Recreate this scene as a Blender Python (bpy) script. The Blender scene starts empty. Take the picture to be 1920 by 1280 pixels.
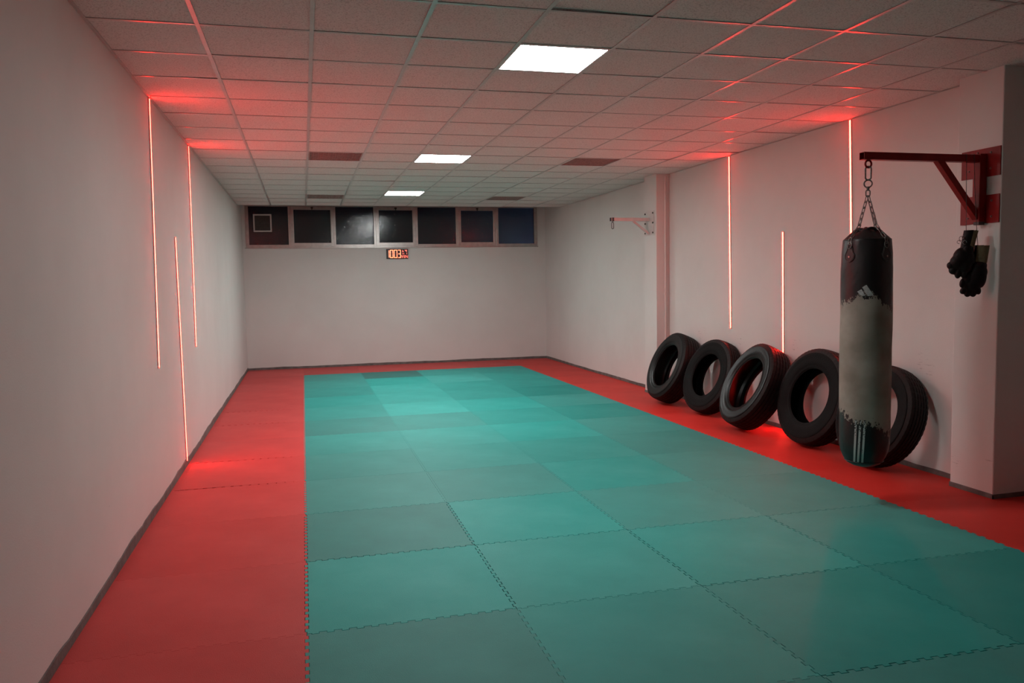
import bpy, bmesh, math, random
from mathutils import Vector, Matrix
random.seed(7)
C = bpy.context.scene.collection
PI = math.pi
sin, cos = math.sin, math.cos

# ------------------------------------------------------------------ room measures (metres)
XL, XR, YB = -1.071, 4.8645, 15.977      # left wall, right wall, back wall
XN = 5.20                                 # right wall close to the camera, past the pillar
YN = -8.4                                 # unseen wall behind the camera, set far back to cut bounced light
ZC = 3.015                                # underside of the ceiling grid
YC = 14.945                               # where the tiled ceiling stops short of the windows
MX, MY = -0.0397, 3.7179                  # corner of the mat grid (1 m mats)
T = 0.6                                   # ceiling grid pitch
CX, CY = -0.5038, 4.7452                  # a node of the ceiling grid
WZ0, WZ1, WX0, WX1 = 2.315, 3.135, -1.012, 4.697   # window opening

# ------------------------------------------------------------------ helpers
def newmat(name):
    m = bpy.data.materials.new(name); m.use_nodes = True
    nt = m.node_tree
    return m, nt, nt.nodes['Principled BSDF']

def P(name, col, rough=.5, metal=0., spec=.5, noise=0., nscale=8., bump=0., bscale=60., col2=None, detail=4., coat=0.):
    m, nt, b = newmat(name)
    b.inputs['Base Color'].default_value = (*col, 1)
    b.inputs['Roughness'].default_value = rough
    b.inputs['Metallic'].default_value = metal
    b.inputs['Specular IOR Level'].default_value = spec
    if coat: b.inputs['Coat Weight'].default_value = coat
    tc = nt.nodes.new('ShaderNodeTexCoord')
    if noise or col2:
        n = nt.nodes.new('ShaderNodeTexNoise'); n.inputs['Scale'].default_value = nscale; n.inputs['Detail'].default_value = detail
        nt.links.new(tc.outputs['Object'], n.inputs['Vector'])
        r = nt.nodes.new('ShaderNodeValToRGB')
        c2 = col2 or tuple(c*(1-noise) for c in col)
        c1 = col if col2 else tuple(min(1, c*(1+noise*.5)) for c in col)
        r.color_ramp.elements[0].color = (*c2, 1); r.color_ramp.elements[0].position = .32
        r.color_ramp.elements[1].color = (*c1, 1); r.color_ramp.elements[1].position = .68
        nt.links.new(n.outputs['Fac'], r.inputs['Fac']); nt.links.new(r.outputs['Color'], b.inputs['Base Color'])
    if bump:
        n2 = nt.nodes.new('ShaderNodeTexNoise'); n2.inputs['Scale'].default_value = bscale; n2.inputs['Detail'].default_value = 3
        nt.links.new(tc.outputs['Object'], n2.inputs['Vector'])
        bp = nt.nodes.new('ShaderNodeBump'); bp.inputs['Strength'].default_value = bump; bp.inputs['Distance'].default_value = .01
        nt.links.new(n2.outputs['Fac'], bp.inputs['Height']); nt.links.new(bp.outputs['Normal'], b.inputs['Normal'])
    return m

def emit(name, col, s):
    m, nt, b = newmat(name)
    b.inputs['Base Color'].default_value = (.8, .8, .8, 1)
    b.inputs['Emission Color'].default_value = (*col, 1)
    b.inputs['Emission Strength'].default_value = s
    return m

def tag(o, label=None, cat=None, group=None, kind=None):
    if label: o['label'] = label
    if cat: o['category'] = cat
    if group: o['group'] = group
    if kind: o['kind'] = kind
    return o

def empty(name, loc=(0, 0, 0), rz=0, **k):
    o = bpy.data.objects.new(name, None); C.objects.link(o)
    o.location = loc; o.rotation_euler = (0, 0, rz); o.empty_display_size = .1
    return tag(o, **k)

def obj(name, bm, mat, parent=None, smooth=False, loc=None, rot=None, bevel=0., autosmooth=None):
    me = bpy.data.meshes.new(name)
    if bevel:
        bmesh.ops.bevel(bm, geom=[e for e in bm.edges], offset=bevel, segments=2, affect='EDGES', profile=.5)
    bmesh.ops.recalc_face_normals(bm, faces=bm.faces[:])
    bm.to_mesh(me); bm.free()
    if isinstance(mat, (list, tuple)):
        for x in mat: me.materials.append(x)
    else: me.materials.append(mat)
    if smooth:
        me.shade_smooth()
        if autosmooth: me.set_sharp_from_angle(angle=autosmooth)
    o = bpy.data.objects.new(name, me); C.objects.link(o)
    if parent: o.parent = parent
    if loc: o.location = loc
    if rot: o.rotation_euler = rot
    return o

def BM(): return bmesh.new()

def box(bm, x0, x1, y0, y1, z0, z1, mi=0):
    v = [bm.verts.new((x, y, z)) for z in (z0, z1) for y in (y0, y1) for x in (x0, x1)]
    fs = []
    for f in ((0, 2, 3, 1), (4, 5, 7, 6), (0, 1, 5, 4), (2, 6, 7, 3), (0, 4, 6, 2), (1, 3, 7, 5)):
        fc = bm.faces.new([v[i] for i in f]); fc.material_index = mi; fs.append(fc)
    return v

def tube(bm, pts, r, n=10, cap=True, closed=False):
    pts = [Vector(p) for p in pts]; rings = []
    N = len(pts); prev = None
    for i, p in enumerate(pts):
        if closed: d = pts[(i+1) % N]-pts[i-1]
        else: d = (pts[min(i+1, N-1)]-pts[max(i-1, 0)])
        d.normalize()
        if prev is None:
            a = d.orthogonal().normalized()
        else:
            a = (prev-d*prev.dot(d))
            a = a.normalized() if a.length > 1e-6 else d.orthogonal().normalized()
        prev = a; b = d.cross(a)
        rr = r[i] if isinstance(r, (list, tuple)) else r
        rings.append([bm.verts.new(p+a*rr*cos(2*PI*k/n)+b*rr*sin(2*PI*k/n)) for k in range(n)])
    M = N if closed else N-1
    for i in range(M):
        A, B = rings[i], rings[(i+1) % N]
        off = 0
        if closed and i == N-1:   # match the ring twist when closing
            off = min(range(n), key=lambda o: (A[0].co-B[o].co).length)
        for k in range(n):
            bm.faces.new((A[k], A[(k+1) % n], B[(k+1+off) % n], B[(k+off) % n]))
    if cap and not closed:
        bm.faces.new(rings[0][::-1]); bm.faces.new(rings[-1])

def revolve(bm, prof, n=48, closed=False, cap=False):
    rings = [[bm.verts.new((r*cos(2*PI*k/n), r*sin(2*PI*k/n), z)) for k in range(n)] for r, z in prof]
    N = len(rings)
    for i in range(N if closed else N-1):
        A, B = rings[i], rings[(i+1) % N]
        for k in range(n): bm.faces.new((A[k], A[(k+1) % n], B[(k+1) % n], B[k]))
    if cap: bm.faces.new(rings[0][::-1]); bm.faces.new(rings[-1])
    return rings

def disc(bm, c, axis, r, h, n=16):
    axis = Vector(axis).normalized(); c = Vector(c)
    tube(bm, [c, c+axis*h], r, n)

def bar(bm, a, b, w, h=None):
    """square tube from a to b"""
    h = h or w
    a, b = Vector(a), Vector(b); d = (b-a).normalized()
    s = Vector((0, 1, 0)) if abs(d.y) < .9 else Vector((1, 0, 0))
    u = d.cross(s).normalized()
    v = []
    for p in (a, b):
        for i, j in ((-1, -1), (1, -1), (1, 1), (-1, 1)): v.append(bm.verts.new(p+s*i*w/2+u*j*h/2))
    for i in range(4): bm.faces.new((v[i], v[(i+1) % 4], v[4+(i+1) % 4], v[4+i]))
    bm.faces.new(v[:4][::-1]); bm.faces.new(v[4:])

# ------------------------------------------------------------------ materials
def wall_material():
    m, nt, b = newmat('wall_paint')
    N, L = nt.nodes.new, nt.links.new
    tc = N('ShaderNodeTexCoord')
    n = N('ShaderNodeTexNoise'); n.inputs['Scale'].default_value = 1.1; n.inputs['Detail'].default_value = 5; n.inputs['Roughness'].default_value = .6
    L(tc.outputs['Object'], n.inputs['Vector'])
    r = N('ShaderNodeValToRGB'); r.color_ramp.elements[0].color = (.655, .64, .62, 1); r.color_ramp.elements[0].position = .3
    r.color_ramp.elements[1].color = (.70, .685, .665, 1); r.color_ramp.elements[1].position = .62
    L(n.outputs['Fac'], r.inputs['Fac'])
    # scuffs: stretched fine noise, sparse
    mp = N('ShaderNodeMapping'); mp.inputs['Scale'].default_value = (1.2, 1.2, 6); L(tc.outputs['Object'], mp.inputs['Vector'])
    n2 = N('ShaderNodeTexNoise'); n2.inputs['Scale'].default_value = 2.6; n2.inputs['Detail'].default_value = 8; n2.inputs['Roughness'].default_value = .75
    L(mp.outputs['Vector'], n2.inputs['Vector'])
    r2 = N('ShaderNodeValToRGB'); r2.color_ramp.elements[0].position = .70; r2.color_ramp.elements[0].color = (0, 0, 0, 1)
    r2.color_ramp.elements[1].position = .80; r2.color_ramp.elements[1].color = (.45, .45, .45, 1)
    L(n2.outputs['Fac'], r2.inputs['Fac'])
    mx = N('ShaderNodeMixRGB'); mx.inputs['Color2'].default_value = (.33, .31, .29, 1)
    L(r2.outputs['Color'], mx.inputs['Fac']); L(r.outputs['Color'], mx.inputs['Color1']); L(mx.outputs['Color'], b.inputs['Base Color'])
    # rubber scuffs where the tires and bags have knocked the paint
    fac = None
    geo = N('ShaderNodeNewGeometry')
    def mth(op, a, b_):
        n_ = N('ShaderNodeMath'); n_.operation = op
        for i_, v_ in enumerate((a, b_)):
            if isinstance(v_, (int, float)): n_.inputs[i_].default_value = v_
            else: L(v_, n_.inputs[i_])
        return n_.outputs[0]
    sn = N('ShaderNodeTexNoise'); sn.inputs['Scale'].default_value = 30; sn.inputs['Detail'].default_value = 7; sn.inputs['Roughness'].default_value = .7
    sm = N('ShaderNodeMapping'); sm.inputs['Scale'].default_value = (1, .30, 2.4); L(geo.outputs['Position'], sm.inputs['Vector']); L(sm.outputs[0], sn.inputs['Vector'])
    for p_, r_ in (((XR, 9.22, .90), .13), ((XR, 8.30, .90), .12), ((XR, 7.20, .90), .10), ((XR, 5.45, .86), .15), ((4.70, 4.93, .22), .07), ((4.70, 4.64, .30), .06), ((XL, 4.75, .42), .03)):
        vd = N('ShaderNodeVectorMath'); vd.operation = 'DISTANCE'; L(geo.outputs['Position'], vd.inputs[0]); vd.inputs[1].default_value = p_
        m1 = mth('SUBTRACT', 1.0, mth('DIVIDE', vd.outputs['Value'], r_)); m1 = mth('MAXIMUM', m1, 0.0)
        fac = m1 if fac is None else mth('MAXIMUM', fac, m1)
    sc_ = mth('MULTIPLY', mth('MULTIPLY', mth('GREATER_THAN', sn.outputs['Fac'], .60), mth('MINIMUM', mth('MULTIPLY', fac, 2.5), 1.0)), .38)
    mx2 = N('ShaderNodeMixRGB'); mx2.inputs['Color2'].default_value = (.16, .15, .15, 1)
    L(sc_, mx2.inputs['Fac']); L(mx.outputs['Color'], mx2.inputs['Color1']); L(mx2.outputs['Color'], b.inputs['Base Color'])
    b.inputs['Roughness'].default_value = .62; b.inputs['Specular IOR Level'].default_value = .25
    nb = N('ShaderNodeTexNoise'); nb.inputs['Scale'].default_value = 130; L(tc.outputs['Object'], nb.inputs['Vector'])
    bp = N('ShaderNodeBump'); bp.inputs['Strength'].default_value = .22; bp.inputs['Distance'].default_value = .003
    L(nb.outputs['Fac'], bp.inputs['Height']); L(bp.outputs['Normal'], b.inputs['Normal'])
    return m

def ceiling_material():
    m, nt, b = newmat('mineral_fibre_tile')
    N, L = nt.nodes.new, nt.links.new
    tc = N('ShaderNodeTexCoord')
    n = N('ShaderNodeTexNoise'); n.inputs['Scale'].default_value = 120; n.inputs['Detail'].default_value = 3
    L(tc.outputs['Object'], n.inputs['Vector'])
    r = N('ShaderNodeValToRGB'); r.color_ramp.elements[0].color = (.49, .475, .455, 1); r.color_ramp.elements[0].position = .34
    r.color_ramp.elements[1].color = (.72, .70, .675, 1); r.color_ramp.elements[1].position = .5
    L(n.outputs['Fac'], r.inputs['Fac']); L(r.outputs['Color'], b.inputs['Base Color'])
    b.inputs['Roughness'].default_value = .9; b.inputs['Specular IOR Level'].default_value = .1
    bp = N('ShaderNodeBump'); bp.inputs['Strength'].default_value = .5; bp.inputs['Distance'].default_value = .004
    L(n.outputs['Fac'], bp.inputs['Height']); L(bp.outputs['Normal'], b.inputs['Normal'])
    return m

def mat_foam(name, base, grey, v):
    """EVA foam mat: tone is set per mat (v = value, grey = share of grey mixed in)"""
    lum = .3*base[0]+.55*base[1]+.15*base[2]; grey *= .55
    c = tuple((x*(1-grey)+lum*grey)*v for x in base)
    m, nt, b = newmat(name)
    N, L = nt.nodes.new, nt.links.new
    tc = N('ShaderNodeTexCoord')
    n = N('ShaderNodeTexNoise'); n.inputs['Scale'].default_value = 1.6; n.inputs['Detail'].default_value = 6; n.inputs['Roughness'].default_value = .6
    L(tc.outputs['Object'], n.inputs['Vector'])
    r = N('ShaderNodeValToRGB')
    dusty = tuple((x*.84+lum*.16)*1.08*v for x in base)
    r.color_ramp.elements[0].color = (*[x*.90 for x in c], 1); r.color_ramp.elements[0].position = .33
    r.color_ramp.elements[1].color = (*[(x+y)*.5*1.05 for x, y in zip(c, dusty)], 1); r.color_ramp.elements[1].position = .68
    L(n.outputs['Fac'], r.inputs['Fac']); L(r.outputs['Color'], b.inputs['Base Color'])
    b.inputs['Roughness'].default_value = .55; b.inputs['Specular IOR Level'].default_value = .22
    w = N('ShaderNodeTexNoise'); w.inputs['Scale'].default_value = 220; w.inputs['Detail'].default_value = 2
    L(tc.outputs['Object'], w.inputs['Vector'])
    bp = N('ShaderNodeBump'); bp.inputs['Strength'].default_value = .5; bp.inputs['Distance'].default_value = .0025
    L(w.outputs['Fac'], bp.inputs['Height']); L(bp.outputs['Normal'], b.inputs['Normal'])
    return m

PANEL_W, LED_S = 70.0, 104.0
M = dict(
    wall=wall_material(), tile=ceiling_material(),
    grid=P('painted_steel_grid', (.50, .48, .46), rough=.30, metal=.35, spec=.5, noise=.08, nscale=20),
    concrete=P('concrete_screed', (.10, .10, .10), rough=.85, noise=.3, nscale=5, bump=.3),
    skirt=P('grey_rubber_skirting', (.15, .138, .130), rough=.7, noise=.35, nscale=9, bump=.4, bscale=40),
    plenum=P('dark_plenum', (.10, .095, .09), rough=.9, noise=.2),
    panel=emit('light_panel_diffuser', (.985, 1.0, .975), PANEL_W),
    panel_near=emit('dimmer_light_panel_diffuser', (.985, 1.0, .975), PANEL_W*.54),
    panel_frame=P('white_panel_frame', (.75, .75, .75), rough=.4, noise=.04),
    led=emit('red_led_diffuser', (1.0, .0108, .0067), LED_S),
    led_body=P('white_led_profile', (.62, .60, .58), rough=.45, metal=.1, noise=.05),
    alu=P('brushed_aluminium_frame', (.47, .45, .43), rough=.34, metal=.75, noise=.12, nscale=14, bump=.05, bscale=200),
    black_plastic=P('black_plastic', (.012, .012, .012), rough=.4, noise=.1),
    white_plastic=P('white_plastic', (.60, .56, .54), rough=.45, noise=.08),
    grille=P('grey_grille', (.075, .068, .062), rough=.7, noise=.3, nscale=30),
    vent_grid=P('dusty_vent_grid', (.36, .29, .27), rough=.8, noise=.25, nscale=30),
    vent_dark=P('vent_backing', (.11, .08, .07), rough=.9, noise=.2),
    red_steel=P('red_painted_steel', (.25, .006, .006), rough=.42, spec=.3, noise=.18, nscale=12, bump=.08, bscale=90),
    white_steel=P('white_painted_steel', (.66, .62, .60), rough=.3, spec=.5, noise=.08, nscale=12),
    chain=P('dark_zinc_chain', (.20, .19, .18), rough=.38, metal=.9, noise=.3, nscale=60),
    bolt=P('zinc_bolt', (.42, .38, .36), rough=.4, metal=.8, noise=.2, nscale=60),
    dull_bolt=P('dull_bolt', (.22, .13, .12), rough=.5, metal=.5, noise=.2, nscale=60),
    dark_bolt=P('dark_bolt', (.05, .045, .04), rough=.5, metal=.5, noise=.2, nscale=60),
    rubber=P('matte_tire_rubber', (.0045, .0042, .0042), rough=.66, spec=.13, noise=.35, nscale=10, bump=.25, bscale=90),
    rubber_wet=P('shiny_tire_rubber', (.007, .0068, .0068), rough=.33, spec=.22, noise=.3, nscale=14, bump=.14, bscale=60),
    tread=P('tire_tread_rubber', (.0055, .005, .005), rough=.55, spec=.24, noise=.3, nscale=25, bump=.3, bscale=120),
    vinyl=P('black_vinyl', (.012, .011, .0115), rough=.40, spec=.5, bump=.35, bscale=14, noise=.2),
    glove=P('black_glove_leather', (.0055, .0045, .0045), rough=.5, spec=.26, bump=.22, bscale=30, noise=.2, nscale=30),
    khaki=P('khaki_cuff_fabric', (.17, .14, .075), rough=.85, bump=.4, bscale=200, noise=.2, nscale=40),
    cord=P('grey_cord', (.10, .09, .085), rough=.8, noise=.3, nscale=80),
    lace=P('grey_lace', (.26, .25, .24), rough=.7, noise=.3, nscale=80),
    seg=emit('led_segment', (1.0, .16, .035), 2.3),
    seg2=emit('small_led_segment', (1.0, .075, .03), 1.7),
    led_face=P('dark_red_clock_face', (.035, .002, .002), rough=.35, noise=.1),
    white_print=P('white_print', (.42, .46, .46), rough=.5, noise=.35, nscale=60),
    pipe=P('white_pipe', (.72, .69, .66), rough=.35, noise=.05),
    outside=P('outside_wall', (.10, .12, .16), rough=.9, noise=.3, nscale=2),
)
def fade(c, k): return tuple(x*k for x in c)
TEAL = (.012, .405, .365)
RED = (.64, .030, .020)
RED_L = (.60, .058, .055)

# ------------------------------------------------------------------ room shell
bm = BM(); box(bm, XL-.1, XN+.1, YN-.1, YB+.1, -.20, -.026)
tag(obj('floor', bm, M['concrete']), kind='structure')
bm = BM(); box(bm, XL-.12, XL, YN-.1, YB+.12, -.026, 3.45)
tag(obj('wall_left', bm, M['wall']), kind='structure')
bm = BM(); box(bm, XR, XR+.12, 4.985, YB+.12, -.026, 3.45)
box(bm, XN, XN+.12, YN-.1, 4.7, -.026, 3.45)
tag(obj('wall_right', bm, M['wall']), kind='structure')
bm = BM()
box(bm, XL, XR, YB, YB+.12, -.026, WZ0)
box(bm, XL, WX0, YB, YB+.12, WZ0, 3.45); box(bm, WX1, XR, YB, YB+.12, WZ0, 3.45)
box(bm, WX0, WX1, YB, YB+.12, WZ1, 3.45)
tag(obj('wall_back', bm, M['wall']), kind='structure')
bm = BM(); box(bm, XL, XN, YN-.12, YN, -.026, 3.45)
tag(obj('wall_front_unseen', bm, M['concrete']), kind='structure')  # unseen end wall, given a dark surface to weaken light bouncing back
# wall pillars that carry the two bag brackets
P1X, P1Y0, P1Y1 = 4.672, 10.15, 10.545
P2X, P2Y0, P2Y1 = 4.700, 4.590, 4.985
bm = BM(); box(bm, P1X, XR+.01, P1Y0, P1Y1, -.026, ZC+.02)
tag(obj('wall_pillar_far', bm, M['wall'], bevel=.006), kind='structure')
bm = BM(); box(bm, P2X, XN+.05, P2Y0, P2Y1, -.026, ZC+.02)
tag(obj('wall_pillar_near', bm, M['wall'], bevel=.008), kind='structure')

# skirting: a low dark rubber strip with a wavering top edge
def skirting(name, a, b, h=.042, th=.007, wav=.007):
    a, b = Vector(a), Vector(b); L = (b-a).length; n = max(2, int(L/.09)); d = (b-a)/L
    nrm = Vector((-d.y, d.x, 0))
    bm = BM(); prev = None; hh = h
    for i in range(n+1):
        hh += random.uniform(-wav, wav)*.6; hh = hh*.75+h*.25
        p = a+d*L*i/n
        cur = [bm.verts.new(q) for q in (p+Vector((0, 0, -.026)), p+nrm*th+Vector((0, 0, -.026)), p+nrm*th+Vector((0, 0, hh)), p+Vector((0, 0, hh+.002)))]
        if prev:
            for k in range(4): bm.faces.new((prev[k], prev[(k+1) % 4], cur[(k+1) % 4], cur[k]))
        else: bm.faces.new(cur)
        prev = cur
    bm.faces.new(prev[::-1])
    return tag(obj(name, bm, M['skirt']), kind='structure')
skirting('baseboard_left', (XL, YB, 0), (XL, YN, 0), h=.056, wav=.014)
skirting('baseboard_back', (XR, YB, 0), (XL, YB, 0))
skirting('baseboard_right', (XR, P1Y1, 0), (XR, YB, 0)).name = 'baseboard_right_far'
skirting('baseboard_right_middle', (XR, P2Y1, 0), (XR, P1Y0, 0))
skirting('baseboard_pillar', (P2X, P2Y0-.007, 0), (P2X, P2Y1, 0), h=.03, wav=.003)
skirting('baseboard_pillar_face', (XN, P2Y0, 0), (P2X-.007, P2Y0, 0), h=.03, wav=.003)
skirting('baseboard_pillar_far', (P1X, P1Y0, 0), (P1X, P1Y1, 0), h=.03, wav=.003)

# ------------------------------------------------------------------ ceiling: fibre tiles in a steel grid
LIGHTS = [(3, 0), (3, 7), (3, 13)]
VENTS = [(1, 7), (6, 7), (1, 14), (6, 14)]
def xlim(y): return XN if y < P2Y1-.3 else XR
bm = BM(); g = BM()
xs = [XL]+[CX+T*i for i in range(0, 10)]+[XN]
for j in range(-22, 17):
    y0, y1 = CY+T*j, CY+T*(j+1)
    for i in range(-1, 10):
        x0, x1 = xs[i+1], min(xs[i+2], xlim(y0))
        if x1-x0 < .03 or (i, j) in LIGHTS or (i, j) in VENTS: continue
        z = ZC+.004
        dz = [random.uniform(-.0008, .0016) for _ in range(4)]
        if (i, j) == (3, -2): dz = [.004, .0, .004, .010]
        if random.random() < .06: dz[random.randrange(4)] += .004
        e = .002
        v = [bm.verts.new((x, y, z+d)) for (x, y), d in zip(((x0+e, y0+e), (x1-e, y0+e), (x1-e, y1-e), (x0+e, y1-e)), dz)]
        w = [bm.verts.new(q.co+Vector((0, 0, .014))) for q in v]
        bm.faces.new(v[::-1]); bm.faces.new(w)
        for k in range(4): bm.faces.new((v[k], v[(k+1) % 4], w[(k+1) % 4], w[k]))
ceil = tag(obj('ceiling', bm, M['tile']), kind='structure')
gw = .012
for i in range(0, 10):                      # main runners along the room, cross runners between
    x = CX+T*i
    if x > XN-.02: continue
    y1 = YC if x < XR-.02 else P2Y1-.3
    box(g, x-gw, x+gw, YN, y1, ZC, ZC+.0035); box(g, x-.001, x+.001, YN, y1, ZC+.0035, ZC+.04)
for j in range(-22, 18):
    y = CY+T*j; x1 = xlim(y)
    box(g, XL, x1, y-gw, y+gw, ZC+.0006, ZC+.0033)
for x, y0, y1, s in ((XL, YN, YC, 1), (XR, P2Y1, YC, -1)):  # wall angle
    box(g, min(x, x+s*.02), max(x, x+s*.02), y0, y1, ZC-.0004, ZC+.003)
obj('ceiling_grid', g, M['grid'], parent=ceil)
bm = BM()                                   # closed void over the tiles, open over the windows
box(bm, XL-.1, XN+.1, YN-.1, YB+.12, 3.45, 3.52)
box(bm, XL, XR, YC+.013, YC+.03, ZC, 3.45)
tag(obj('ceiling_void', bm, M['plenum']), kind='structure')

where = {0: 'nearest to the camera', 7: 'in the middle of the room', 13: 'closest to the back windows'}
for i, j in LIGHTS:
    x0, y0 = CX+T*i, CY+T*j
    t = empty('ceiling_light', (x0+T/2, y0+T/2, ZC), label='square white recessed ceiling light panel, the one '+where[j], cat='light', group='ceiling light panels')
    f = BM(); a, b = T/2-.012, T/2-.022
    for s in (-1, 1):
        box(f, -a, a, min(s*a, s*b), max(s*a, s*b), .0005, .020); box(f, min(s*a, s*b), max(s*a, s*b), -b, b, .0005, .020)
    obj('frame', f, M['panel_frame'], t)
    d = BM(); box(d, -b, b, -b, b, .003, .008); obj('diffuser', d, M['panel_near' if j == 0 else 'panel'], t)
vw = {(1, 7): 'left ceiling vent halfway down the room', (6, 7): 'right ceiling vent halfway down the room near the pillar bracket',
      (1, 14): 'left ceiling vent close to the back windows', (6, 14): 'right ceiling vent close to the back windows'}
for i, j in VENTS:
    x0, y0 = CX+T*i, CY+T*j
    t = empty('ceiling_vent', (x0+T/2, y0+T/2, ZC), label='dusty brown square '+vw[(i, j)], cat='vent', group='ceiling vents')
    a = T/2-.012
    f = BM()
    for s in (-1, 1):
        box(f, -a, a, min(s*a, s*(a-.014)), max(s*a, s*(a-.014)), .001, .012); box(f, min(s*a, s*(a-.014)), max(s*a, s*(a-.014)), -a, a, .001, .012)
    obj('frame', f, M['vent_grid'], t)
    d = BM(); box(d, -a, a, -a, a, .030, .034); obj('backing', d, M['vent_dark'], t)
    s_ = BM()
    n = 22
    for k in range(1, n):
        q = -a+2*a*k/n
        box(s_, q-.0022, q+.0022, -a, a, .006, .028); box(s_, -a, a, q-.0022, q+.0022, .006, .028)
    obj('egg_crate_grid', s_, M['vent_grid'], t)

# ------------------------------------------------------------------ window band in the back wall
win = tag(empty('window_1', (0, YB, WZ0)), kind='structure')
W = lambda z: z-WZ0
f = BM()
yo, yi = -.012, .055
box(f, WX0, WX1, yo, yi, 0, .047); box(f, WX0, WX1, yo, yi, W(3.095), W(WZ1))
box(f, WX0, -.953, yo, yi, .047, W(3.095)); box(f, 4.632, WX1, yo, yi, .047, W(3.095))
obj('window_frame', f, M['alu'], win, bevel=.002)
f = BM(); box(f, WX0-.02, WX1+.015, -.022, .0, -.012, .006); obj('window_sill', f, M['alu'], win, bevel=.002)
mull = [(-.233, -.142), (.570, .650), (1.375, 1.464), (2.149, 2.238), (3.003, 3.095), (3.783, 3.877)]
for a, b in mull:
    f = BM(); box(f, a, b, -.022, .045, .012, W(3.12))
    box(f, (a+b)/2-.005, (a+b)/2+.005, -.030, -.022, .012, W(3.12))
    obj('mullion', f, M['alu'], win, bevel=.003)

def glass_material():
    m, nt, b = newmat('hammered_glass')
    N, L = nt.nodes.new, nt.links.new
    b.inputs['Base Color'].default_value = (.24, .27, .30, 1)
    b.inputs['Roughness'].default_value = .04; b.inputs['IOR'].default_value = 1.42
    b.inputs['Transmission Weight'].default_value = .9
    tc = N('ShaderNodeTexCoord')
    v = N('ShaderNodeTexVoronoi'); v.inputs['Scale'].default_value = 48; v.feature = 'SMOOTH_F1'
    mp = N('ShaderNodeTexNoise'); mp.inputs['Scale'].default_value = 26; mp.inputs['Detail'].default_value = 2
    L(tc.outputs['Object'], v.inputs['Vector']); L(tc.outputs['Object'], mp.inputs['Vector'])
    ad = N('ShaderNodeMath'); ad.operation = 'ADD'; L(v.outputs['Distance'], ad.inputs[0]); L(mp.outputs['Fac'], ad.inputs[1])
    bp = N('ShaderNodeBump'); bp.inputs['Strength'].default_value = .9; bp.inputs['Distance'].default_value = .0012
    L(ad.outputs[0], bp.inputs['Height']); L(bp.outputs['Normal'], b.inputs['Normal'])
    return m
M['glass'] = glass_material()
edges = [-.953]+[q for ab in mull for q in ab]+[4.632]
sash_names = []
for k in range(7):
    a, b = edges[2*k], edges[2*k+1]
    g = BM()
    if k in (1, 3, 5):                       # opening lights have their own sash with a latch on top
        box(g, a+.012, b-.012, .012, .018, W(2.405), W(3.04))
        obj('glass_pane', g, M['glass'], win)
        s = BM()
        box(s, a, b, -.018, .03, W(2.345), W(2.405)); box(s, a, b, -.018, .03, W(3.035), W(3.10))
        box(s, a, a+.014, -.014, .03, W(2.405), W(3.035)); box(s, b-.014, b, -.014, .03, W(2.405), W(3.035))
        so = obj('sash', s, M['alu'], win, bevel=.002)
        l = BM(); c = (a+b)/2; box(l, c-.022, c+.022, -.04, -.018, W(3.055), W(3.085)); box(l, c-.009, c+.009, -.055, -.018, W(3.03), W(3.06))
        obj('latch', l, M['dark_bolt'], so, bevel=.002)
    else:
        box(g, a, b, .020, .026, .047, W(3.095))
        obj('glass_pane', g, M['glass'], win)
        s = BM()
        box(s, a, b, .0, .03, .047, .058); obj('glazing_bead', s, M['alu'], win)
# extractor fan mounted in the first pane
t = empty('extractor_fan', (-.700, YB, 2.782), label='small square louvred extractor fan with a white frame in the leftmost window pane', cat='fan')
f = BM(); a, b = .166, .140
for s in (-1, 1):
    box(f, -a, a, -.022, .020, min(s*a, s*b), max(s*a, s*b)); box(f, min(s*a, s*b), max(s*a, s*b), -.022, .020, -b, b)
obj('frame', f, M['white_plastic'], t, bevel=.004)
d = BM(); box(d, -b, b, .0, .012, -b, b)
obj('backing', d, M['black_plastic'], t)
d = BM()
for k in range(12):
    z = -b+2*b*(k+.5)/12
    v = box(d, -b, b, -.014, -.006, z-.006, z+.010)
obj('louvre', d, M['grille'], t)
# yard outside the windows: a wall and ground a little way off
bm = BM(); box(bm, -6, 11, 20.5, 20.7, -.2, 6); tag(obj('wall_outside', bm, M['outside']), kind='structure')
bm = BM(); box(bm, -6, 11, YB+.14, 20.5, 1.6, 1.7); tag(obj('ground_outside', bm, M['outside']), kind='structure')

# ------------------------------------------------------------------ LED clock under the windows
SEG = {'0': 'abcdef', '1': 'bc', '3': 'abcdg', '4': 'bcfg', 'I': 'bc', 'E': 'adefg', 'h': 'cefg'}
def seg_digit(bm, ch, x, z, w, h, t, y0=-.0465, y1=-.045):
    g = t*.18
    R = dict(a=(x+t*.3, x+w-t*.3, z+h-t, z+h), d=(x+t*.3, x+w-t*.3, z, z+t), g=(x+t*.5, x+w-t*.3, z+h/2-t/2, z+h/2+t/2),
             f=(x, x+t, z+h/2+g, z+h-t*.4), e=(x, x+t, z+t*.4, z+h/2-g), b=(x+w-t, x+w, z+h/2+g, z+h-t*.4), c=(x+w-t, x+w, z+t*.4, z+h/2-g))
    for s in SEG[ch]: box(bm, *R[s][:2], y0, y1, *R[s][2:])
cx0 = 1.604; S_ = .424/41/38.4*1.0
def cxp(p): return cx0+(p-154)*S_
t = empty('led_clock', (0, YB, 0), label='black wall clock with glowing orange red digits 10 03 below the windows', cat='clock')
f = BM(); box(f, 1.604, 2.030, -.042, -.002, 2.088, 2.277); obj('case', f, M['black_plastic'], t, bevel=.006)
f = BM(); box(f, 1.650, 2.024, -.045, -.041, 2.096, 2.270); obj('face', f, M['led_face'], t)
d = BM()
def zz(p): return 2.277-(p-262)/660*.189
zb, zt = zz(875), zz(312)
seg_digit(d, '1', cxp(296), zb+.006, .021, zt-zb-.012, .016)
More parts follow.
